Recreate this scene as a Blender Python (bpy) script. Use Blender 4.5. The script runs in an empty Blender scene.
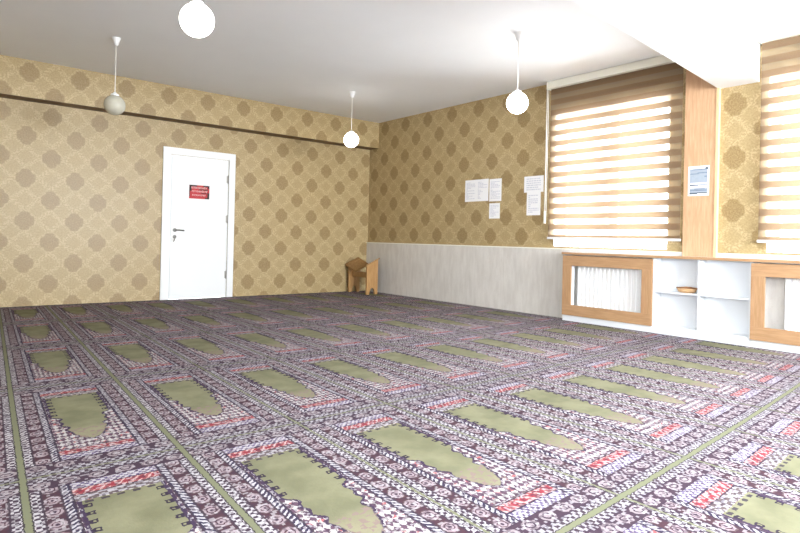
import bpy, bmesh, math, random
from mathutils import Vector, Matrix
random.seed(7)
S = bpy.context.scene
COL = S.collection
PI = math.pi

# ------------------------------------------------------------------ node helpers
class E:
    """tiny expression wrapper that builds shader math nodes"""
    nt = None
    def __init__(s, v): s.v = v
    @staticmethod
    def m(op, *a, clamp=False):
        n = E.nt.nodes.new('ShaderNodeMath'); n.operation = op; n.use_clamp = clamp
        for i, x in enumerate(a):
            x = x.v if isinstance(x, E) else x
            if isinstance(x, (int, float)): n.inputs[i].default_value = x
            else: E.nt.links.new(x, n.inputs[i])
        return E(n.outputs[0])
    def __add__(s, o): return E.m('ADD', s, o)
    __radd__ = __add__
    def __sub__(s, o): return E.m('SUBTRACT', s, o)
    def __rsub__(s, o): return E.m('SUBTRACT', o, s)
    def __mul__(s, o): return E.m('MULTIPLY', s, o)
    __rmul__ = __mul__
    def __truediv__(s, o): return E.m('DIVIDE', s, o)
    def __lt__(s, o): return E.m('LESS_THAN', s, o)
    def __gt__(s, o): return E.m('GREATER_THAN', s, o)
    def frac(s): return E.m('FRACT', s)
    def abs(s): return E.m('ABSOLUTE', s)
    def sin(s): return E.m('SINE', s)
    def cos(s): return E.m('COSINE', s)
    def floor(s): return E.m('FLOOR', s)
def mn(a, b): return E.m('MINIMUM', a, b)
def mx(a, b): return E.m('MAXIMUM', a, b)
def band(x, lo, hi): return (x > lo) * (x < hi)
def smooth(x, lo, hi):
    n = E.nt.nodes.new('ShaderNodeMapRange'); n.interpolation_type = 'SMOOTHSTEP'
    E.nt.links.new(x.v, n.inputs[0]); n.inputs[1].default_value = lo; n.inputs[2].default_value = hi
    return E(n.outputs[0])
def mixc(f, a, b, blend='MIX'):
    n = E.nt.nodes.new('ShaderNodeMix'); n.data_type = 'RGBA'; n.blend_type = blend
    f = f.v if isinstance(f, E) else f
    if isinstance(f, (int, float)): n.inputs[0].default_value = f
    else: E.nt.links.new(f, n.inputs[0])
    for i, c in ((6, a), (7, b)):
        if isinstance(c, tuple): n.inputs[i].default_value = (*c, 1)
        else: E.nt.links.new(c, n.inputs[i])
    return n.outputs[2]
def noise(vec, scale, detail=3, rough=.5):
    n = E.nt.nodes.new('ShaderNodeTexNoise'); n.inputs['Scale'].default_value = scale
    n.inputs['Detail'].default_value = detail; n.inputs['Roughness'].default_value = rough
    if vec is not None: E.nt.links.new(vec, n.inputs['Vector'])
    return E(n.outputs['Fac'])
def coords(kind='Object'):
    n = E.nt.nodes.new('ShaderNodeTexCoord'); return n.outputs[kind]
def sep(v):
    n = E.nt.nodes.new('ShaderNodeSeparateXYZ'); E.nt.links.new(v, n.inputs[0]); return E(n.outputs[0]), E(n.outputs[1]), E(n.outputs[2])
def comb(x, y, z):
    n = E.nt.nodes.new('ShaderNodeCombineXYZ')
    for i, c in enumerate((x, y, z)):
        c = c.v if isinstance(c, E) else c
        if isinstance(c, (int, float)): n.inputs[i].default_value = c
        else: E.nt.links.new(c, n.inputs[i])
    return n.outputs[0]
def newmat(name, rough=.6, spec=.3):
    m = bpy.data.materials.new(name); m.use_nodes = True
    E.nt = m.node_tree
    b = m.node_tree.nodes['Principled BSDF']; b.inputs['Roughness'].default_value = rough
    b.inputs['Specular IOR Level'].default_value = spec
    return m, b
def bump(b, h, strength=.2, dist=.01):
    n = E.nt.nodes.new('ShaderNodeBump'); n.inputs['Strength'].default_value = strength; n.inputs['Distance'].default_value = dist
    E.nt.links.new(h.v, n.inputs['Height']); E.nt.links.new(n.outputs[0], b.inputs['Normal'])
def flat(name, c, rough=.6, spec=.3, var=.04, scale=12, metallic=0):
    m, b = newmat(name, rough, spec)
    f = noise(coords(), scale)
    out = mixc(f, tuple(x * (1 - var) for x in c), tuple(min(1, x * (1 + var)) for x in c))
    E.nt.links.new(out, b.inputs['Base Color']); b.inputs['Metallic'].default_value = metallic
    return m

# ------------------------------------------------------------------ materials
def mat_wallpaper():
    m, b = newmat('gold_damask_wallpaper', .40, .45)
    u, v, _ = sep(coords('UV'))
    obj = comb(u * .535, v * .51, 0)
    def medal(uo, vo):
        p = ((u + uo).frac() - .5) * .535; q = ((v + vo).frac() - .5) * .51
        q = q * .92
        d = E.m('SQRT', p * p + q * q); th = E.m('ARCTAN2', q, p)
        dia = (p.abs() + q.abs()) * .78
        sc = (th * 8).cos() * .006
        return mx(d * .5 + dia * .5 + sc, 0), d, th
    d1, r1, t1 = medal(.5, .5); d2, r2, t2 = medal(0, 0)
    d = mn(d1, d2); r = mn(r1, r2)
    body = 1 - smooth(d, .088, .108)
    rings = ((r * 210).sin() * .5 + .5)
    pet = ((t1 * 16).cos() * .5 + .5)
    lace = smooth(noise(obj, 75, 2, .5), .38, .62)
    inner = body * (rings * .12 + pet * .14 + lace * .42 + .36)
    # light flecked trellis running between the medallions
    a1 = ((u + v) * 2).frac() - .5; a2 = ((u - v) * 2).frac() - .5
    tre = mn(a1.abs(), a2.abs())
    n1 = noise(obj, 55, 3, .6); n2 = noise(obj, 120, 2, .6)
    trel = (1 - smooth(tre, .10, .2)) * (1 - body) * smooth(n1, .42, .6)
    fle = smooth(n2, .5, .72) * (1 - body)
    c = mixc(smooth(n1, .3, .75), (.36, .262, .122), (.46, .35, .185))
    c = mixc(trel * .55, c, (.60, .47, .28))
    c = mixc(fle * .45, c, (.58, .455, .26))
    c = mixc(inner * .76, c, (.225, .142, .055))
    E.nt.links.new(c, b.inputs['Base Color'])
    bump(b, inner + fle * .5, .12, .004)
    return m

def mat_carpet():
    m, b = newmat('prayer_carpet_wool', 1.0, .04)
    U, V, _ = sep(coords('UV'))
    W, Lr = .565, 1.42
    pos0 = comb(U * W, V * Lr, 0)
    jn = E.nt.nodes.new('ShaderNodeTexNoise'); jn.inputs['Scale'].default_value = 70; jn.inputs['Detail'].default_value = 1
    E.nt.links.new(pos0, jn.inputs['Vector'])
    jx, jy, _ = sep(jn.outputs['Color'])
    sx = U.frac() * W + (jx - .5) * .012; ty = V.frac() * Lr + (jy - .5) * .014
    wn = E.nt.nodes.new('ShaderNodeTexWhiteNoise'); wn.noise_dimensions = '2D'
    E.nt.links.new(comb((U * (W / .0105)).floor(), (V * (Lr / .0105)).floor(), 0), wn.inputs['Vector'])
    grain = E(wn.outputs['Value'])
    a = mn(sx, W - sx)               # from the column edge
    e = mn(ty, Lr - ty)              # from the row edge
    pos = comb(U * W, V * Lr, 0)
    n_f = noise(pos, 90, 2, .6); n_m = noise(pos, 6, 3, .5); n_g = noise(pos, 30, 3, .6)
    green = mixc(smooth(n_m, .3, .7), (.185, .185, .105), (.275, .272, .165))
    green = mixc(n_g * .4, green, (.15, .15, .09))
    dark = (.050, .030, .052); navy = (.034, .029, .066); white = (.52, .50, .53); maroon = (.070, .030, .042)
    pinkg = (.35, .28, .31); red = (.34, .095, .10); lil = (.37, .355, .39)
    k = 2 * PI
    def flecks(x, y, px, py):
        return ((x * (k / px)).sin() * (y * (k / py)).sin()) > 0
    # ---- side border
    fl = flecks(a, ty, .034, .030)
    chev = (((ty + (a * 1.0)) * (1 / .026)).frac() > .5)
    mp = ((ty / .094).frac() - .5) * .094; mq = a - .074
    oct_ = mx(mx(mp.abs(), mq.abs() * 1.25), (mp.abs() + mq.abs()) * .78)
    med = mixc(oct_ < .036, maroon, (.12, .085, .09))
    med = mixc(oct_ < .031, med, pinkg)
    med = mixc(band(oct_, .016, .021), med, maroon)
    med = mixc(oct_ < .007, med, dark)
    side = mixc(fl, white, dark)
    side = mixc(band(a, .046, .102), side, med)
    side = mixc(band(a, .043, .047) + band(a, .101, .105), side, dark)
    s2 = mixc(chev, white, navy)
    side = mixc(a > .105, side, s2)
    side = mixc(a > .128, side, navy)
    # ---- end border
    fe = flecks(sx, e, .030, .036)
    endb = mixc(fe, lil, (.06, .04, .055))
    ep = ((sx / .0942).frac() - .5) * .0942; eq = e - .088
    oe = mx(mx(ep.abs(), eq.abs() * 1.25), (ep.abs() + eq.abs()) * .78)
    emed = mixc(oe < .034, (.06, .035, .055), (.32, .27, .29))
    emed = mixc(band(oe, .015, .021), emed, dark)
    endb = mixc(band(e, .056, .122), endb, emed)
    endb = mixc(band(e, .051, .057) + band(e, .122, .128), endb, dark)
    ew = mixc(flecks(sx, e, .026, .030), white, (.13, .10, .20))
    endb = mixc(band(e, .128, .178), endb, ew)
    endb = mixc(band(e, .178, .186), endb, navy)
    redp = mixc((((sx + e * .7) / .026).frac() > .62), red, (.62, .40, .38))
    redp = mixc(flecks(sx, e, .05, .05) * band(e, .20, .23), redp, (.30, .035, .05))
    endb = mixc(band(e, .186, .236), endb, redp)
    endb = mixc(band(e, .236, .243), endb, dark)
    hk = mixc(flecks(sx, e, .06, .034), lil, (.13, .10, .10))
    endb = mixc(e > .243, endb, hk)
    # ---- inner field with the arch pointing to the near end
    cx = (sx - W / 2).abs()
    lattice = flecks(sx + ty * .6, sx - ty * .6, .052, .052)
    span = mixc(lattice, (.54, .52, .51), (.115, .065, .10))
    span = mixc(flecks(sx, ty, .05, .06) * (1 - lattice) * (n_g > .55), span, (.42, .12, .13))
    wob = ((ty * (k / .075)).sin() * .007)
    w1 = .132 - smooth(ty, .68, .715) * .034 - smooth(ty, .83, .87) * .020 - smooth(ty, .95, 1.00) * .024 - smooth(ty, 1.03, 1.085) * .054
    hw = w1 + wob * (ty > .70)
    fld = (cx < hw) * (ty > .295) * (ty < 1.09)
    inner = mixc(fld, span, green)
    edge = hw - cx
    outl = band(edge, -.010, .004) * band(ty, .285, 1.095)
    inner = mixc(outl, inner, (.048, .030, .070))
    # hooks along the edge of the field
    hx = band(edge, .004, .030) * ((((ty / .062).frac() - .5).abs()) < .22) * band(ty, .31, .70)
    ring = band(edge, .016, .024) * ((((ty / .062).frac() - .5).abs()) < .09)
    inner = mixc(hx * (1 - ring), inner, (.030, .022, .040))
    hy = band(ty, .302, .318) * ((((sx / .05).frac() - .5).abs()) < .26) * (cx < .13)
    inner = mixc(hy, inner, (.06, .05, .06))
    inner = mixc(fld * smooth(ty, .86, .98) * .35, inner, (.36, .32, .22))
    orn = band(ty, .90, 1.07) * (cx < .075) * flecks(sx - W / 2, ty, .05, .06) * (n_g > .50)
    inner = mixc(orn, inner, (.26, .19, .17))
    toparea = mixc(ty < .290, inner, hk)
    c = mixc(a < .138, toparea, side)
    useend = mx((e < .128), (e < .25) * (a > .136))
    c = mixc(useend, c, endb)
    # ---- plain green stripes on the joins
    strongc = ((U + .5).floor() < 21.5); strongr = ((((V + .5).floor() + 3) / 4).frac() < .1)
    gl = mx((a < strongc * .005 + .0055), (e < strongr * .0065 + .0045))
    nofield = 1 - fld * (a > .138)
    c = mixc((grain < .26) * nofield * .55, c, dark)
    c = mixc((grain > .80) * nofield * .5, c, white)
    c = mixc(mx(band(a, .0095, .0145), band(e, .010, .014)), c, (.05, .045, .045))
    c = mixc((band(a, .042, .049) + band(a, .100, .107) + band(a, .132, .138)) * (e > .128) * .8, c, (.045, .03, .045))
    c = mixc(gl, c, (.20, .21, .125))
    c = mixc(n_f * .22, c, (.15, .12, .14))
    c = mixc(1.0, c, (.92, .92, .92), 'MULTIPLY')
    E.nt.links.new(c, b.inputs['Base Color'])
    bump(b, n_f, .35, .004)
    return m

def mat_wood(name, c1, c2, axis='z', rough=.45, scale=1.0):
    m, b = newmat(name, rough, .35)
    x, y, z = sep(coords('Object'))
    st = 14 * scale
    v = {'z': comb(x * st * 4, y * st * 4, z * st * .35), 'y': comb(x * st * 4, y * st * .35, z * st * 4), 'x': comb(x * st * .35, y * st * 4, z * st * 4)}[axis]
    n = noise(v, 1.2, 5, .6)
    c = mixc(smooth(n, .3, .72), c1, c2)
    E.nt.links.new(c, b.inputs['Base Color'])
    bump(b, n, .05, .002)
    return m

def mat_stone():
    m, b = newmat('grey_travertine', .35, .4)
    x, y, z = sep(coords('Object'))
    n = noise(comb(x * 3, y * 5, z * 1.1), 3, 6, .62); n2 = noise(comb(x, y * 3, z * 3), 14, 4, .6)
    c = mixc(smooth(n, .3, .7), (.60, .57, .535), (.69, .665, .63))
    c = mixc(smooth(n2, .56, .72) * .35, c, (.55, .48, .43))
    seam = (((y / .62).frac() - .5).abs() > .497)
    c = mixc(seam * .4, c, (.4, .37, .34))
    E.nt.links.new(c, b.inputs['Base Color'])
    return m

def mat_sheer():
    m = bpy.data.materials.new('sheer_blind_voile'); m.use_nodes = True; E.nt = nt = m.node_tree
    nt.nodes.clear()
    o = nt.nodes.new('ShaderNodeOutputMaterial'); tr = nt.nodes.new('ShaderNodeBsdfTransparent')
    tl = nt.nodes.new('ShaderNodeBsdfTranslucent'); df = nt.nodes.new('ShaderNodeBsdfDiffuse')
    mA = nt.nodes.new('ShaderNodeMixShader'); mB = nt.nodes.new('ShaderNodeMixShader')
    n = noise(coords(), 300, 1)
    c = mixc(n, (.50, .40, .29), (.58, .47, .35))
    nt.links.new(c, tl.inputs[0]); nt.links.new(c, df.inputs[0])
    mA.inputs[0].default_value = .5; nt.links.new(tl.outputs[0], mA.inputs[1]); nt.links.new(df.outputs[0], mA.inputs[2])
    mB.inputs[0].default_value = .55; nt.links.new(mA.outputs[0], mB.inputs[1]); nt.links.new(tr.outputs[0], mB.inputs[2])
    nt.links.new(mB.outputs[0], o.inputs[0])
    return m
def mat_cloth():
    m = bpy.data.materials.new('brown_blind_fabric'); m.use_nodes = True; E.nt = nt = m.node_tree
    nt.nodes.clear()
    o = nt.nodes.new('ShaderNodeOutputMaterial')
    tl = nt.nodes.new('ShaderNodeBsdfTranslucent'); df = nt.nodes.new('ShaderNodeBsdfDiffuse')
    mA = nt.nodes.new('ShaderNodeMixShader')
    x, y, z = sep(coords())
    n = noise(comb(x, y * 60, z * 500), 1, 2)
    c = mixc(n, (.19, .125, .075), (.26, .18, .115))
    nt.links.new(c, tl.inputs[0]); nt.links.new(c, df.inputs[0])
    mA.inputs[0].default_value = .80; nt.links.new(tl.outputs[0], mA.inputs[1]); nt.links.new(df.outputs[0], mA.inputs[2])
    nt.links.new(mA.outputs[0], o.inputs[0])
    return m
def mat_glass():
    m = bpy.data.materials.new('window_glass'); m.use_nodes = True; E.nt = nt = m.node_tree
    nt.nodes.clear()
    o = nt.nodes.new('ShaderNodeOutputMaterial'); tr = nt.nodes.new('ShaderNodeBsdfTransparent'); gl = nt.nodes.new('ShaderNodeBsdfGlossy')
    gl.inputs['Roughness'].default_value = .03
    f = nt.nodes.new('ShaderNodeFresnel'); f.inputs[0].default_value = 1.35
    mA = nt.nodes.new('ShaderNodeMixShader'); nt.links.new(f.outputs[0], mA.inputs[0])
    nt.links.new(tr.outputs[0], mA.inputs[1]); nt.links.new(gl.outputs[0], mA.inputs[2]); nt.links.new(mA.outputs[0], o.inputs[0])
    return m
def mat_globe(lit):
    m, b = newmat('lit_opal_globe' if lit else 'unlit_opal_globe', .25, .4)
    n = noise(coords(), 40, 2)
    c = mixc(n, (.56, .54, .45), (.66, .64, .55)) if not lit else mixc(n, (.9, .9, .88), (.95, .95, .93))
    E.nt.links.new(c, b.inputs['Base Color'])
    if lit:
        b.inputs['Emission Color'].default_value = (1, .98, .94, 1); b.inputs['Emission Strength'].default_value = LAMP
    else:
        b.inputs['Transmission Weight'].default_value = .25
    return m

# brightness knobs (sky through seen and added windows, lamps)
LAMP = 10.0
SKY = 9.0

M = dict(
    paper_wall=mat_wallpaper(), carpet=mat_carpet(), stone=mat_stone(),
    ceil=flat('white_ceiling_paint', (.89, .91, .935), .8, .2, .02, 3),
    white_wall=flat('white_wall_paint', (.80, .79, .77), .8, .2, .02, 3),
    slab=flat('concrete_slab', (.4, .39, .37), .9, .1, .1, 4),
    darkbrown=flat('dark_brown_paint', (.13, .068, .024), .5, .3, .15, 8),
    doorwhite=flat('white_door_lacquer', (.84, .86, .88), .35, .4, .015, 3),
    pvc=flat('white_window_plastic', (.85, .86, .87), .3, .4, .01, 3),
    cab=flat('white_melamine', (.76, .785, .82), .3, .4, .01, 3),
    rad=flat('white_radiator_enamel', (.86, .87, .88), .3, .45, .01, 3),
    oak=mat_wood('oak_veneer_vertical', (.54, .32, .18), (.64, .41, .25), 'z'),
    oakh=mat_wood('oak_veneer_horizontal', (.39, .222, .112), (.485, .295, .16), 'y'),
    oakv=mat_wood('oak_frame_upright', (.39, .222, .112), (.485, .295, .16), 'z'),
    pine=mat_wood('pale_trim_wood', (.70, .52, .29), (.78, .60, .36), 'z'),
    stand=mat_wood('honey_wood', (.36, .19, .07), (.50, .29, .12), 'z', .5, 1.2),
    standtop=mat_wood('honey_wood_top', (.25, .135, .05), (.40, .23, .095), 'x', .5, 1.2),
    steel=flat('brushed_steel', (.45, .44, .42), .3, .5, .08, 60, 1),
    darksteel=flat('dark_handle_metal', (.16, .155, .15), .35, .5, .08, 60, .8),
    blindhead=flat('ivory_plastic', (.88, .87, .77), .4, .4, .01, 5),
    capgrey=flat('grey_plastic_cap', (.42, .41, .38), .5, .3, .02, 10),
    cord=flat('white_cord', (.78, .76, .72), .6, .3, .03, 40),
    sheet=flat('white_paper', (.86, .86, .88), .8, .1, .01, 20),
    ink=flat('grey_print', (.62, .63, .70), .8, .1, .05, 40),
    inkdark=flat('dark_print', (.12, .14, .17), .8, .1, .1, 40),
    inkmid=flat('blue_grey_print', (.20, .25, .32), .8, .1, .2, 30),
    inkpale=flat('pale_grey_print', (.36, .41, .48), .8, .1, .1, 30),
    signred=flat('red_sign_print', (.52, .035, .045), .5, .3, .1, 14),
    signblack=flat('black_sign_print', (.025, .015, .015), .5, .3, .1, 14),
    signwhite=flat('white_sign_letters', (.78, .60, .58), .5, .3, .05, 40),
    wicker=mat_wood('pale_wicker', (.50, .29, .14), (.70, .46, .26), 'y', .6, 3),
    wickerdark=mat_wood('dark_wicker_rim', (.20, .085, .03), (.30, .14, .06), 'y', .6, 3),
    sheer=mat_sheer(), cloth=mat_cloth(), glass=mat_glass(),
    lit=mat_globe(True), unlit=mat_globe(False),
    shadowgap=flat('dark_gap', (.05, .05, .055), .9, .1, .05, 8),
)

# ------------------------------------------------------------------ mesh helpers
def world_loc(o):
    v = Vector((0, 0, 0))
    while o: v = v + o.location; o = o.parent
    return v
class MB:
    def __init__(s): s.bm = bmesh.new(); s.uv = s.bm.loops.layers.uv.new('UVMap')
    def face(s, pts, mi=0, uvs=None, sm=False):
        f = s.bm.faces.new([s.bm.verts.new(p) for p in pts]); f.material_index = mi; f.smooth = sm
        if uvs:
            for l, t in zip(f.loops, uvs): l[s.uv].uv = t
        return f
    def box(s, x0, x1, y0, y1, z0, z1, mi=0, bev=0, fn=None):
        x0, x1 = sorted((x0, x1)); y0, y1 = sorted((y0, y1)); z0, z1 = sorted((z0, z1))
        return s.hexa([(x0, y0, z0), (x1, y0, z0), (x1, y1, z0), (x0, y1, z0), (x0, y0, z1), (x1, y0, z1), (x1, y1, z1), (x0, y1, z1)], mi, bev, fn)
    def hexa(s, P, mi=0, bev=0, fn=None):
        v = [s.bm.verts.new(p) for p in P]
        fs = [s.bm.faces.new([v[i] for i in q]) for q in ((0, 3, 2, 1), (4, 5, 6, 7), (0, 1, 5, 4), (1, 2, 6, 5), (2, 3, 7, 6), (3, 0, 4, 7))]
        for f in fs:
            f.material_index = mi
            if fn:
                f.normal_update()
                for l in f.loops: l[s.uv].uv = fn(l.vert.co, f.normal)
        if bev:
            ed = {e for f in fs for e in f.edges}
            r = bmesh.ops.bevel(s.bm, geom=list(ed), offset=bev, segments=2, profile=.7, affect='EDGES')
            for f in r['faces']: f.material_index = mi
        return fs
    def prism(s, poly, axis, a0, a1, mi=0):
        """extrude a 2-D polygon along an axis ('x','y','z')"""
        def P(p, a): return {'x': (a, p[0], p[1]), 'y': (p[0], a, p[1]), 'z': (p[0], p[1], a)}[axis]
        lo = [s.bm.verts.new(P(p, a0)) for p in poly]; hi = [s.bm.verts.new(P(p, a1)) for p in poly]
        n = len(poly); out = [s.bm.faces.new(lo[::-1]), s.bm.faces.new(hi)]
        for i in range(n): out.append(s.bm.faces.new([lo[i], lo[(i + 1) % n], hi[(i + 1) % n], hi[i]]))
        for f in out: f.material_index = mi
    def lathe(s, prof, c, n=32, mi=0, sx=1, sy=1):
        rings = []
        for r, z in prof:
            if r < 1e-6: rings.append([s.bm.verts.new((c[0], c[1], c[2] + z))])
            else: rings.append([s.bm.verts.new((c[0] + sx * r * math.cos(2 * PI * k / n), c[1] + sy * r * math.sin(2 * PI * k / n), c[2] + z)) for k in range(n)])
        for A, B in zip(rings, rings[1:]):
            for k in range(n):
                a = [A[k % len(A)], A[(k + 1) % len(A)]] if len(A) > 1 else [A[0]]
                b_ = [B[(k + 1) % len(B)], B[k % len(B)]] if len(B) > 1 else [B[0]]
                f = s.bm.faces.new(a + b_); f.smooth = True; f.material_index = mi
    def tube(s, pts, r, n=10, mi=0, caps=True):
        pts = [Vector(p) for p in pts]; rings = []
        for i, p in enumerate(pts):
            t = (pts[min(i + 1, len(pts) - 1)] - pts[max(i - 1, 0)]).normalized()
            u = t.orthogonal().normalized() if i == 0 else (u - t * u.dot(t)).normalized()
            w = t.cross(u)
            rings.append([s.bm.verts.new(p + (u * math.cos(2 * PI * k / n) + w * math.sin(2 * PI * k / n)) * r) for k in range(n)])
        for A, B in zip(rings, rings[1:]):
            for k in range(n):
                f = s.bm.faces.new([A[k], A[(k + 1) % n], B[(k + 1) % n], B[k]]); f.smooth = True; f.material_index = mi
        if caps:
            for f in (s.bm.faces.new(rings[0][::-1]), s.bm.faces.new(rings[-1])): f.material_index = mi
    def build(s, name, mats, parent=None, loc=None):
        if not isinstance(mats, (list, tuple)): mats = [mats]
        bmesh.ops.recalc_face_normals(s.bm, faces=s.bm.faces)
        off = world_loc(parent) if parent else Vector((0, 0, 0))
        if loc is not None and not parent: off = Vector(loc)
        bmesh.ops.translate(s.bm, verts=s.bm.verts, vec=-off)
        me = bpy.data.meshes.new(name); s.bm.to_mesh(me); s.bm.free()
        for m in mats: me.materials.append(m)
        o = bpy.data.objects.new(name, me); COL.objects.link(o)
        if parent: o.parent = parent
        elif loc is not None: o.location = loc
        return o
def tag(o, label=None, cat=None, group=None, kind=None):
    for k, v in (('label', label), ('category', cat), ('group', group), ('kind', kind)):
        if v: o[k] = v
    return o
def empty(name, loc): o = bpy.data.objects.new(name, None); o.empty_display_size = .1; COL.objects.link(o); o.location = loc; return o

# ------------------------------------------------------------------ room shell
H = 2.886
XW, YR = -8.0, -11.5           # far side wall (left of the camera) and rear wall (behind it)
PU, PV = .535, .51
def uv_left(co, n):
    if abs(n.y) > .5:
        if co.x < -3.43: return ((co.x + 4.548) / .5275 + .0, (co.z - 2.042) / PV)
        return ((co.x + 2.215) / PU, (co.z - .2115) / PV)
    return ((co.y * 1.0) / PU, (co.z - .2115) / PV)
def uv_right(co, n):
    if co.y < -5.6001: return ((-co.y - 5.922) / PU, (co.z - 1.766) / PV)
    return ((-co.y + .111) / PU + .5, (co.z - .723) / PV + .5)
def wall_with_holes(axis, t0, t1, a0, a1, z0, z1, holes, fn, splits=()):
    """axis 'x': wall spans a along Y, thickness in X; holes = (a_lo, a_hi, z_lo, z_hi)"""
    mb = MB()
    A = sorted({a0, a1, *splits, *[h[0] for h in holes], *[h[1] for h in holes]})
    for p, q in zip(A, A[1:]):
        zs = [(z0, z1)]
        for h in holes:
            if h[0] <= p + 1e-6 and h[1] >= q - 1e-6: zs = [(z0, h[2]), (h[3], z1)]
        for lo, hi in zs:
            if hi - lo < 1e-4: continue
            def f(co, n, p=p, q=q):
                mid = (p + q) / 2; e = .0005 if True else 0
                c = co.copy()
                i = 1 if axis == 'x' else 0
                c[i] = c[i] + (e if c[i] < mid else -e)
                return fn(c, n)
            fs = mb.box(t0, t1, p, q, lo, hi, fn=f) if axis == 'x' else mb.box(p, q, t0, t1, lo, hi, fn=f)
            for fc in fs:
                fc.normal_update()
                if abs(fc.normal.x if axis == 'x' else fc.normal.y) < .5: fc.material_index = 1
    return mb
WZ0, WZ1 = .862, 2.50
wins = [(-5.287, -3.873, WZ0, WZ1), (-7.70, -6.215, WZ0, WZ1), (-10.35, -8.90, WZ0, WZ1)]  # last opening is out of view, added to light the room
tag(wall_with_holes('x', 0, .24, YR, 0, -.012, H, wins, uv_right, splits=(-5.6,)).build('wall_right', [M['paper_wall'], M['white_wall']]), 'gold damask wallpapered wall with the windows', kind='structure')
DX0, DX1, DZ = -3.385, -2.555, 2.0
tag(wall_with_holes('y', 0, .16, XW, .24, -.012, H, [(DX0, DX1, -.012, DZ)], uv_left, splits=(-3.43,)).build('wall_left', [M['paper_wall'], M['white_wall']]), 'gold damask wallpapered wall with the white door', kind='structure')
tag(wall_with_holes('x', XW - .2, XW, YR, 0, -.012, H, [(-10.2, -8.2, .9, 2.5)], uv_right).build('wall_side', [M['paper_wall'], M['white_wall']]), kind='structure')  # unseen opening added to let fill light in
tag(wall_with_holes('y', YR - .2, YR, XW - .2, .24, -.012, H, [(-7.0, -5.2, .9, 2.5), (-3.4, -1.0, .9, 2.5)], uv_left).build('wall_rear', [M['paper_wall'], M['white_wall']]), kind='structure')  # unseen openings added behind the camera for their light
mb = MB(); mb.box(XW - .2, .24, YR - .2, .16, -.15, -.012); tag(mb.build('floor', M['slab']), kind='structure')
mb = MB(); mb.box(XW - .2, .24, YR - .2, .16, H, H + .15); tag(mb.build('ceiling', M['ceil']), 'white painted ceiling', kind='structure')

# downstand beam along the left wall: papered face, dark brown underside
BZ = 2.449
mb = MB()
def uvb(co, n): return ((co.x + 2.455) / .5275, (co.z - 2.74) / PV)
for f in mb.box(XW, 0, -.249, 0, BZ, H, fn=uvb):
    f.normal_update()
    if f.normal.z < -.5: f.material_index = 1
tag(mb.build('trim_1', [M['paper_wall'], M['darkbrown']]), 'wallpapered beam with a dark brown underside along the left wall', kind='structure')
# white beam carried across the room from the window wall
sk = math.tan(math.radians(5.5)); BB = 2.452
mb = MB()
xe = XW; d = xe * sk
mb.hexa([(xe, -6.13 + d, BB), (0, -6.13, BB), (0, -5.77, BB), (xe, -5.77 + d, BB), (xe, -6.13 + d, H), (0, -6.13, H), (0, -5.77, H), (xe, -5.77 + d, H)])
tag(mb.build('trim_2', M['ceil']), 'white ceiling beam above the wood panelled column', kind='structure')
# stone dado below the wallpaper
mb = MB(); mb.box(-.02, 0, YR, 0, 0, .83); mb.box(-.026, 0, YR, 0, .83, .842, 1)
tag(mb.build('trim_3', [M['stone'], M['blindhead']]), 'grey stone dado under the wallpaper', kind='structure')
# wood panel on the column
mb = MB(); mb.box(-.035, 0, -5.765, -5.462, .80, 2.72, bev=.002); mb.box(-.042, 0, -5.79, -5.765, .80, BB, 1, bev=.002)
# the upper left corner of the panel passes behind the beam's far face
tag(mb.build('trim_4', [M['oak'], M['pine']]), 'oak panel with pale edge strip on the column between the windows', kind='structure')

# ------------------------------------------------------------------ carpet
def carpet_uv(x, y):
    Xp = x
    for _ in range(8):
        g = .073 * min(max((-3.2 - Xp) / 2.52, 0), 1.3)
        Xp = x - g * (y + 5.73)
    dx = x + 4.3
    m = max(.03 + .008 * dx + .03 * (-5.73 - y) / 1.4, 0)
    Yp = y - dx * m
    return ((Xp + 5.725) / .565 + 20, (-5.73 - Yp) / 1.42 + 20)
mb = MB(); bm = mb.bm
nx, ny = 80, 115
grid = [[bm.verts.new((XW + (0 - XW) * i / nx, YR + (0 - YR) * j / ny, 0)) for j in range(ny + 1)] for i in range(nx + 1)]
for i in range(nx):
    for j in range(ny):
        f = bm.faces.new([grid[i][j], grid[i + 1][j], grid[i + 1][j + 1], grid[i][j + 1]])
        for l in f.loops: l[mb.uv].uv = carpet_uv(l.vert.co.x, l.vert.co.y)
bm.verts.ensure_lookup_table()
bnd = [e for e in bm.edges if e.is_boundary]
ex = bmesh.ops.extrude_edge_only(bm, edges=bnd)
for v in [g for g in ex['geom'] if isinstance(g, bmesh.types.BMVert)]: v.co.z = -.012
tag(mb.build('carpet', M['carpet'], loc=(-4, -5.7, -.012)), 'wall to wall patterned carpet of green prayer niches in purple and red borders', 'carpet')

# ------------------------------------------------------------------ door
door = empty('door_1', (-2.97, 0, 0)); tag(door, 'white door with a red sign in the left wall', kind='structure')
mb = MB()
for x0, x1, z0, z1 in ((-3.492, DX0 - .004, 0, 2.1), (DX1 + .004, -2.458, 0, 2.1), (DX0 - .004, DX1 + .004, DZ + .003, 2.1)):
    mb.box(x0, x1, -.022, .0, z0, z1, bev=.003)
mb.box(DX0 - .0005, DX0 + .012, .0, .12, 0, DZ); mb.box(DX1 - .012, DX1 + .0005, .0, .12, 0, DZ); mb.box(DX0, DX1, .0, .12, DZ - .012, DZ + .0005)
mb.build('door_frame', M['doorwhite'], door)
leaf = MB(); leaf.box(DX0 + .017, DX1 - .017, -.008, .034, .008, DZ - .016, bev=.003); lf = leaf.build('door_leaf', M['doorwhite'], door)
for z in (.33, 1.14, 1.72):
    mb = MB(); mb.tube([(DX1 - .008, -.017, z - .06), (DX1 - .008, -.017, z + .06)], .009); mb.box(DX1 - .03, DX1 + .02, -.011, -.008, z - .05, z + .05)
    tag(mb.build('hinge', M['steel'], door), 'steel hinge')
hx = -3.315
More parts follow.
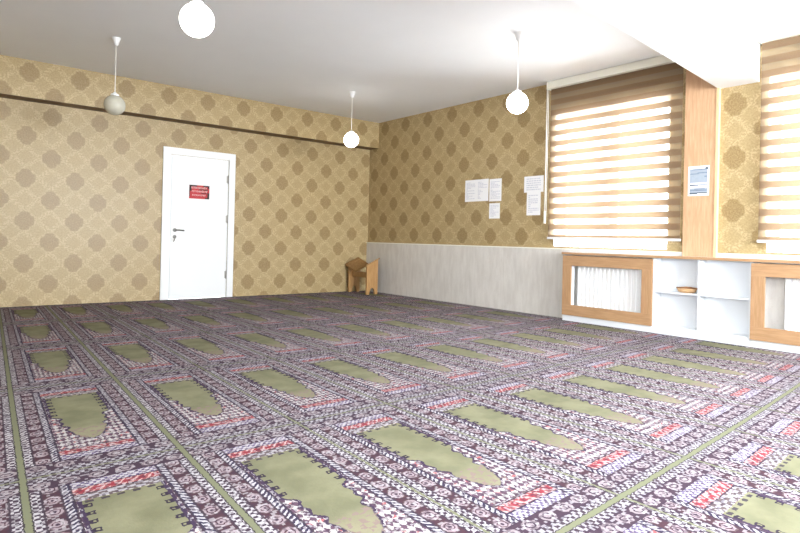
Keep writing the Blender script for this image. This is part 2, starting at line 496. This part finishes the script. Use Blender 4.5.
mb = MB(); mb.tube([(hx, -.008, .96), (hx, -.02, .96)], .026, 20); mb.tube([(hx, -.02, .96), (hx, -.055, .96)], .01)
mb.tube([(hx - .004, -.055, .96), (hx + .05, -.058, .962), (hx + .115, -.055, .956)], .0105)
tag(mb.build('door_handle', M['darksteel'], lf), 'dark metal lever handle')
mb = MB(); mb.tube([(hx, -.008, .868), (hx, -.014, .868)], .024, 20); mb.box(hx - .003, hx + .003, -.04, -.014, .862, .874)
mb.lathe([(0, -.003), (.013, -.003), (.013, .003), (0, .003)], (hx, -.045, .868), 16)
mb.tube([(hx, -.045, .858), (hx - .012, -.046, .825), (hx - .022, -.045, .80)], .006)
tag(mb.build('key', M['darksteel'], lf), 'key left in the lock')

# red notice on the door
sg = empty('door_sign', (-2.983, -.008, 1.412)); tag(sg, 'small red and black sign with pale lettering on the white door', 'sign')
mb = MB(); mb.box(-3.127, -2.84, -.012, -.0082, 1.412, 1.603); mb.build('sign_plate', M['signred'], sg)
mb = MB()
for x0, x1, z0, z1 in ((-3.127, -3.095, 1.52, 1.603), (-3.127, -3.02, 1.583, 1.603), (-2.93, -2.84, 1.585, 1.603), (-2.862, -2.84, 1.56, 1.603), (-2.90, -2.84, 1.412, 1.43), (-2.868, -2.84, 1.412, 1.50), (-2.99, -2.86, 1.535, 1.548), (-2.96, -2.87, 1.486, 1.496), (-3.127, -3.115, 1.44, 1.52)):
    mb.box(x0, x1, -.0126, -.0118, z0, z1)
tag(mb.build('sign_border', M['signblack'], sg), 'black patches of the sign')
rr = random.Random(3)
for z, xa, xb in ((1.565, -3.10, -2.875), (1.515, -3.09, -2.87), (1.462, -3.085, -2.89)):
    x = xa; mb = MB()
    while x < xb:
        w = rr.uniform(.010, .017); h = rr.uniform(.020, .030)
        mb.box(x, x + w * .45, -.0134, -.0122, z - h / 2, z + h / 2)
        mb.box(x, x + w, -.0134, -.0122, z + h / 2 - .006, z + h / 2) if rr.random() < .6 else mb.box(x, x + w, -.0134, -.0122, z - .003, z + .004)
        x += w + .006
    tag(mb.build('lettering', M['signwhite'], sg), 'row of pale lettering')

# ------------------------------------------------------------------ windows
def window(n, axis, a0, a1, z0, z1, t, out):
    """t = plane of the frame centre, out = +1/-1 outward direction along the thickness axis"""
    P = (lambda a, z: (t, a, z)) if axis == 'x' else (lambda a, z: (a, t, z))
    w = empty('window_%d' % n, P((a0 + a1) / 2, z0)); tag(w, kind='structure')
    def bx(mb, A0, A1, Z0, Z1, th, bev=.004):
        if axis == 'x': mb.box(t - th, t + th, A0, A1, Z0, Z1, bev=bev)
        else: mb.box(A0, A1, t - th, t + th, Z0, Z1, bev=bev)
    g = .002
    mb = MB(); fw = .06
    bx(mb, a0 + g, a1 - g, z0 + g, z0 + fw, .035); bx(mb, a0 + g, a1 - g, z1 - fw, z1 - g, .035)
    bx(mb, a0 + g, a0 + fw, z0 + fw, z1 - fw, .035); bx(mb, a1 - fw, a1 - g, z0 + fw, z1 - fw, .035)
    mid = (a0 + a1) / 2; bx(mb, mid - .05, mid + .05, z0 + fw, z1 - fw, .035)
    mb.build('window_frame', M['pvc'], w)
    for p, q in ((a0 + fw, mid - .05), (mid + .05, a1 - fw)):
        mb = MB(); bx(mb, p + .001, q - .001, z0 + fw + .001, z1 - fw - .001, .006, 0); mb.build('window_pane', M['glass'], w)
    return w
for i, (p, q, a, b_) in enumerate(wins): window(i + 1, 'x', p, q, a, b_, .17, 1)
window(4, 'y', -7.0, -5.2, .9, 2.5, YR - .13, -1); window(5, 'y', -3.4, -1.0, .9, 2.5, YR - .13, -1)  # added rear windows, unseen, placed for the light they give
window(6, 'x', -10.2, -8.2, .9, 2.5, XW - .13, -1)  # added side window, unseen, placed to brighten the window wall

# ------------------------------------------------------------------ zebra roller blinds
def blind(y0, y1, zbot, ztop, label, chain_y, capm):
    r = empty('roller_blind', (-.045, (y0 + y1) / 2, zbot)); tag(r, label, 'blind', 'striped roller blinds')
    mb = MB(); mb.box(-.10, -.001, y0, y1, ztop - .088, ztop, bev=.010); mb.build('head_rail', M['blindhead'], r)
    for yy in (y0 - .008, y1 + .002):
        mb = MB(); mb.box(-.112, -.001, yy, yy + .006, ztop - .094, ztop + .001, bev=.002); mb.build('end_cap', capm, r)
    # fabric: opaque and sheer strips woven in turn
    mb = MB(); pitch = .1276; c0 = 2.44; x = -.045
    zt = ztop - .085; z = zbot + .02
    edges = []
    k = -4
    while True:
        c = c0 + pitch * 5 - pitch * (k + 4)
        if c < zbot - .2: break
        edges.append((c + .031, c - .031)); k += 1
    cur = zt
    def strip(za, zb, mi):
        za = min(za, zt); zb = max(zb, z)
        if za - zb < .001: return
        n = 1
        mb.face([(x, y0 + .012, zb), (x, y1 - .012, zb), (x, y1 - .012, za), (x, y0 + .012, za)], mi)
    for hi, lo in edges:
        strip(cur, hi, 0) if cur > hi else None
        strip(min(cur, hi), lo, 1)
        cur = min(cur, lo)
    strip(cur, z, 0)
    bmesh.ops.remove_doubles(mb.bm, verts=mb.bm.verts, dist=.0005)
    fb = mb.build('blind_fabric', [M['cloth'], M['sheer']], r)
    mb = MB(); mb.box(-.056, -.034, y0 + .004, y1 - .004, zbot, zbot + .026, bev=.006); mb.build('bottom_rail', M['pvc'], r)
    if chain_y is not None:
        mb = MB(); mb.tube([(-.075, chain_y, ztop - .06), (-.075, chain_y, 1.28)], .0065, 8); mb.tube([(-.062, chain_y - .012, ztop - .06), (-.062, chain_y - .012, 1.28)], .004, 8)
        ch = mb.build('pull_cord', M['cord'], r)
        mb = MB(); mb.tube([(-.07, chain_y, 1.29), (-.07, chain_y, 1.14)], .015, 12); mb.build('cord_weight', M['blindhead'], ch)
    return r
blind(-5.452, -3.806, .95, 2.884, 'brown striped roller blind on the window left of the oak column panel', -3.784, M['blindhead'])
blind(-7.80, -6.148, .95, 2.884, 'brown striped roller blind cut off by the right edge of the photo', None, M['capgrey'])

# ------------------------------------------------------------------ low cabinet run under the windows
XF = -.17
def radiator_cover(y0, y1, label, liner):       # y0 < y1 (y1 nearer to the corner)
    r = empty('radiator_cover', (XF / 2, (y0 + y1) / 2, 0)); tag(r, label, 'cabinet', 'oak framed radiator covers')
    for p in (y1 - .016, y0):
        mb = MB(); mb.box(XF + .012, -.022, p, p + .016, .066, .768); mb.build('side_panel', M['cab'], r)
    mb = MB(); mb.box(XF + .004, XF + .022, y0, y1, 0, .066, bev=.002); mb.build('plinth', M['cab'], r)
    z0, z1, w = .068, .762, .115; zi0, zi1 = .19, .645
    mb = MB(); mb.box(XF - .014, XF + .006, y0 + .001, y1 - .001, z0, zi0, bev=.002); mb.box(XF - .014, XF + .006, y0 + .001, y1 - .001, zi1, z1, bev=.002)
    mb.box(XF - .014, XF + .006, y0 + .001, y0 + w, zi0, zi1, 1, bev=.002); mb.box(XF - .014, XF + .006, y1 - w, y1 - .001, zi0, zi1, 1, bev=.002)
    tag(mb.build('frame', [M['oakh'], M['oakv']], r), 'oak frame')
    if liner:
        mb = MB(); mb.box(XF + .0062, XF + .055, y1 - w - .002, y1 - w + .014, zi0 - .01, zi1 + .01); tag(mb.build('liner', M['cab'], r), 'white lining strip')
    return r
radiator_cover(-5.228, -4.138, 'oak framed radiator cover under the window next to the stone dado', True)
radiator_cover(-7.245, -6.155, 'oak framed radiator cover at the right edge of the photo', False)
# open shelf unit between the two covers
sh = empty('shelf_unit', (XF / 2, -5.69, 0)); tag(sh, 'white open shelf unit with four compartments between the radiator covers', 'shelf')
ya, yb = -6.152, -5.231
mb = MB(); mb.box(-.034, -.022, ya, yb, .066, .768); mb.build('back_panel', M['cab'], sh)
for p in ((ya, ya + .018), (yb - .018, yb)):
    mb = MB(); mb.box(XF, -.034, p[0], p[1], .066, .768, bev=.001); mb.build('side_panel', M['cab'], sh)
mb = MB(); mb.box(XF, -.034, -5.70, -5.68, .086, .768, bev=.001); mb.build('divider', M['cab'], sh)
for p in ((ya + .018, -5.70), (-5.68, yb - .018)):
    mb = MB(); mb.box(XF + .003, -.034, p[0], p[1], .42, .436, bev=.001); mb.build('shelf_board', M['cab'], sh)
mb = MB(); mb.box(XF, -.034, ya + .018, yb - .018, .066, .086, bev=.001); mb.build('bottom_board', M['cab'], sh)
mb = MB(); mb.box(XF + .004, XF + .022, ya, yb, 0, .066); mb.build('plinth', M['cab'], sh)
# worktop running over all of it
wt = empty('countertop', (XF / 2, -5.7, .77)); tag(wt, 'long white countertop with an oak front edge over the low cabinets', 'countertop')
mb = MB(); mb.box(XF - .008, -.0265, -7.4, -4.132, .770, .800, bev=.002); mb.build('top_board', M['cab'], wt)
mb = MB(); mb.box(XF - .026, XF - .0082, -7.4, -4.128, .774, .801, bev=.002); tag(mb.build('front_edge', M['oakh'], wt), 'oak front edge')
# radiators behind the frames
def radiator(y0, y1, label):
    r = empty('radiator', (-.075, (y0 + y1) / 2, .12)); tag(r, label, 'radiator', 'white ribbed radiators')
    poly = []; n = int((y1 - y0) / .05)
    p = (y1 - y0) / n
    for k in range(n):
        a = y0 + k * p
        poly += [(-.092, a), (-.092, a + p * .22), (-.100, a + p * .36), (-.100, a + p * .86), (-.092, a + p)]
    poly = poly + [(-.060, y1), (-.060, y0)]
    q = []
    for t in poly:
        if not q or (abs(q[-1][0] - t[0]) + abs(q[-1][1] - t[1])) > 1e-5: q.append(t)
    mb = MB(); mb.prism(q, 'z', .12, .70); mb.build('panel', M['rad'], r)
    mb = MB(); mb.box(-.108, -.056, y0 - .004, y1 + .004, .70, .716, bev=.003); mb.build('top_grille', M['rad'], r)
    for yy in (y0 + .12, y1 - .12):
        mb = MB(); mb.box(-.06, -.0205, yy - .015, yy + .015, .2, .62); mb.build('bracket', M['rad'], r)
        mb = MB(); mb.box(-.09, -.065, yy - .02, yy + .02, 0, .12); mb.build('foot', M['rad'], r)
radiator(-5.13, -4.285, 'white ribbed radiator in the oak frame next to the stone dado')
radiator(-7.14, -6.40, 'white ribbed radiator in the oak frame at the right edge of the photo')
# little basket on the shelf
bk = empty('bread_basket', (-.098, -5.545, .4362)); tag(bk, 'small oval wicker basket on the white shelf', 'basket')
mb = MB(); mb.lathe([(0, .001), (.030, .001), (.040, .012), (.046, .046), (.042, .046), (.037, .014), (.028, .006), (0, .006)], (-.098, -5.545, .4362), 36, 0, 1.1, 2.15); mb.build('bowl', M['wicker'], bk)
mb = MB(); mb.tube([(-.098 + .049 * math.cos(2 * PI * k / 40), -5.545 + .1 * math.sin(2 * PI * k / 40), .4362 + .050 + .003 * math.cos(4 * PI * k / 40)) for k in range(41)], .0055, 8); tag(mb.build('rim', M['wickerdark'], bk), 'dark woven rim')

# ------------------------------------------------------------------ papers on the window wall
def paper(label, ya, yb, z0, z1, x=0.0, cols=1, lines=9, group='paper notices on the wallpaper', tilt=0, cell=False, dense=.8):
    yc, zc = (ya + yb) / 2, (z0 + z1) / 2
    r = empty('paper_notice', (x, yc, z0)); tag(r, label, 'paper', group)
    mb = MB(); mb.box(x - .0016, 0, ya, yb, z0, z1); mb.build('sheet', M['sheet'], r)
    rr = random.Random(int(-ya * 1000)); W = yb - ya; cw = W / cols
    for c in range(cols):
        mb = MB()
        y1 = yb - c * cw - .12 * cw; y0 = yb - (c + 1) * cw + .12 * cw
        for k in range(lines):
            z = z1 - (z1 - z0) * (.10 + .80 * (k + .5) / lines); h = (z1 - z0) * .40 / lines
            yy = y1
            while yy > y0 + .01:
                w = rr.uniform(.012, .045); ye = max(y0, yy - w)
                mb.box(x - .0022, x - .0015, ye, yy, z - h / 2, z + h / 2); yy = ye - .007
                if rr.random() > dense: break
        mb.build('print', M['ink'], r)
    return r
paper('wide white sheet with two columns of print, left of the narrow sheets', -2.782, -2.337, 1.462, 1.768, cols=2, lines=13)
paper('narrow white sheet beside the wide two column sheet', -3.016, -2.800, 1.452, 1.758, lines=13)
paper('smallest white sheet, hanging under the narrow sheet', -2.994, -2.804, 1.217, 1.426, lines=9)
paper('landscape white sheet nearest the striped blind', -3.702, -3.399, 1.544, 1.751, lines=6, x=-.0016, dense=.95)
paper('portrait white sheet hanging under the landscape sheet by the blind', -3.661, -3.445, 1.250, 1.545, lines=10)
# poster on the oak panel
po = empty('poster', (-.0351, -5.608, 1.408)); tag(po, 'grey printed poster with white margin on the oak column panel', 'poster')
px0 = -.0351
mb = MB(); mb.box(px0 - .0018, px0, -5.711, -5.507, 1.408, 1.706); mb.build('sheet', M['sheet'], po)
def pr(mat, rects, nm, dx):
    mb = MB()
    for u0, u1, v0, v1 in rects: mb.box(px0 - .0024 - dx, px0 - .0016, -5.507 - .204 * u1, -5.507 - .204 * u0, 1.706 - .298 * v1, 1.706 - .298 * v0)
    return mb.build(nm, mat, po)
tag(pr(M['inkpale'], [(.08, .92, .10, .56), (.08, .92, .74, .90)], 'picture_block', 0), 'pale grey picture')
tag(pr(M['inkmid'], [(.2, .85, .10, .135), (.45, .9, .22, .25), (.1, .5, .25, .275), (.08, .92, .62, .645), (.08, .5, .645, .665), (.1, .9, .80, .84), (.3, .8, .76, .79), (.78, .9, .34, .38)], 'text_lines', .0004), 'blue grey lines of print')
for q in ([(.82, .95, .05, .125)], [(.08, .45, .89, .945), (.45, .92, .885, .92)], [(.08, .32, .615, .65)]): tag(pr(M['inkdark'], q, 'dark_mark', .0008), 'dark mark')

# ------------------------------------------------------------------ book stand in the corner
bs = empty('book_stand', (-.345, -.33, 0)); tag(bs, 'low wooden book stand with a V shaped top in the corner of the room', 'book stand')
xa, xb = -.455, -.235            # front (room side) to back (dado side)
def panel(y0, y1, hf, hb):
    mb = MB(); n = 10; w = (xb - xa)
    arch = [(xb - .055 - (w - .11) * (.5 - .5 * math.cos(PI * k / n)), .0 + .105 * math.sin(PI * k / n)) for k in range(n + 1)]
    poly = [(xa, 0), (xa, hf), (xb, hb), (xb, 0)] + arch
    mb.prism(poly, 'y', y0, y1); return mb.build('side_panel', M['stand'], bs)
panel(-.622, -.592, .470, .575); panel(-.115, -.085, .450, .560)
def board(ya_, za_, zb_, yv, zv0, zv1, th=.022):
    # from the outer slanted edge (ya_, heights za_ front, zb_ back) down to the valley yv
    mb = MB(); f, b_ = xa - .03, xb + .02
    P = [(f, ya_, za_), (f, yv, zv0), (b_, yv, zv1), (b_, ya_, zb_)]
    mb.hexa([(x, y, z - th) for x, y, z in P] + P); return mb.build('book_board', M['standtop'], bs)
board(-.636, .478, .598, -.345, .372, .484); board(-.035, .470, .585, -.335, .372, .484)
mb = MB(); mb.box(xa + .05, xa + .075, -.592, -.115, .275, .355, bev=.003); mb.build('rail', M['stand'], bs)
mb = MB(); mb.box(xa + .09, xb - .03, -.592, -.115, .262, .280, bev=.003); mb.build('shelf_board', M['stand'], bs)

# ------------------------------------------------------------------ globe pendants
def pendant(x, y, GZ, label, lit=True):
    r = empty('pendant_lamp', (x, y, H)); tag(r, label, 'lamp', 'globe pendant lamps')
    c = (x, y, 0); R = .102; ct = R - .0065
    mb = MB(); mb.lathe([(0, H - .078), (.014, H - .078), (.020, H - .070), (.040, H - .012), (.043, H - .004), (.043, H), (0, H)], c, 28); mb.build('ceiling_canopy', M['pvc'], r)
    mb = MB(); mb.tube([(x, y, H - .075), (x, y, GZ + ct + .026)], .0045, 8); mb.build('cord', M['cord'], r)
    mb = MB(); mb.lathe([(0, GZ + ct + .034), (.012, GZ + ct + .034), (.020, GZ + ct + .022), (.034, GZ + ct + .018), (.040, GZ + ct + .010), (.040, GZ + ct - .006), (0, GZ + ct - .006)], c, 28); mb.build('lamp_holder', M['pvc'], r)
    prof = [(R * math.sin(t), GZ - R * math.cos(t)) for t in [PI * k / 24 for k in range(22)]]
    mb = MB(); mb.lathe([(0, prof[0][1])] + prof[1:] + [(.037, GZ + ct - .001), (.030, GZ + ct), (0, GZ + ct)], c, 40); mb.build('globe_shade', M['lit' if lit else 'unlit'], r)
    return r
pendant(-4.752, -4.682, 2.212, 'lit white globe pendant nearest the camera, cut off by the top of the photo')
pendant(-4.530, -1.782, 2.202, 'unlit greyish globe pendant hanging in front of the brown beam line left of the door', False)
pendant(-1.543, -1.676, 2.236, 'lit white globe pendant nearest the corner of the room')
pendant(-1.682, -4.645, 2.222, 'lit white globe pendant hanging beside the striped blind')

# ------------------------------------------------------------------ light: daylight outside the seen windows and the added unseen ones
w = bpy.data.worlds.new('World'); S.world = w; w.use_nodes = True
bg = w.node_tree.nodes['Background']; bg.inputs[0].default_value = (.93, .97, 1, 1); bg.inputs[1].default_value = SKY
def sky(name, loc, rot, sx, sy, power, col=(.90, .96, 1)):
    l = bpy.data.lights.new(name, 'AREA'); l.shape = 'RECTANGLE'; l.size = sx; l.size_y = sy; l.energy = power; l.color = col
    o = bpy.data.objects.new(name, l); COL.objects.link(o); o.location = loc; o.rotation_euler = rot
for i, (p, q, a, b_) in enumerate(wins):
    sky('daylight_fill', (.42, (p + q) / 2, (a + b_) / 2), (0, PI / 2, 0), b_ - a, q - p, (230, 260, 420)[i])  # last one is fill from the added unseen window
sky('daylight_fill', (-6.1, YR - .4, 1.7), (PI / 2, 0, 0), 1.8, 1.6, 160)  # weak fill at an added rear window
sky('daylight_fill', (-2.2, YR - .4, 1.7), (PI / 2, 0, 0), 2.4, 1.6, 780)  # main fill at the added rear window, brightens column and left wall
for y, pw in ((-9.2, 420),): sky('daylight_fill', (XW - .4, y, 1.7), (0, -PI / 2, 0), 1.6, 1.9, pw)  # fill at the added side window, brightens cabinets and column

# ------------------------------------------------------------------ camera
yaw, pit, rol = .686242, .003899, .023323
fw = Vector((math.sin(yaw) * math.cos(pit), math.cos(yaw) * math.cos(pit), math.sin(pit)))
rt = Vector((math.cos(yaw), -math.sin(yaw), 0)); up = rt.cross(fw)
r2 = rt * math.cos(rol) + up * math.sin(rol); u2 = up * math.cos(rol) - rt * math.sin(rol)
cam = bpy.data.cameras.new('Camera'); co = bpy.data.objects.new('Camera', cam); COL.objects.link(co)
mw = Matrix((r2, u2, -fw)).transposed().to_4x4(); mw.translation = Vector((-6.02931, -8.24559, .90340)); co.matrix_world = mw
cam.sensor_width = 36; cam.lens = 585.007 / 800 * 36; cam.shift_y = -29.39 / 800; cam.clip_start = .05
S.camera = co
S.view_settings.view_transform = 'Standard'; S.view_settings.look = 'None'; S.view_settings.gamma = 1
S.view_settings.use_curve_mapping = False
S.view_settings.exposure = 0.2
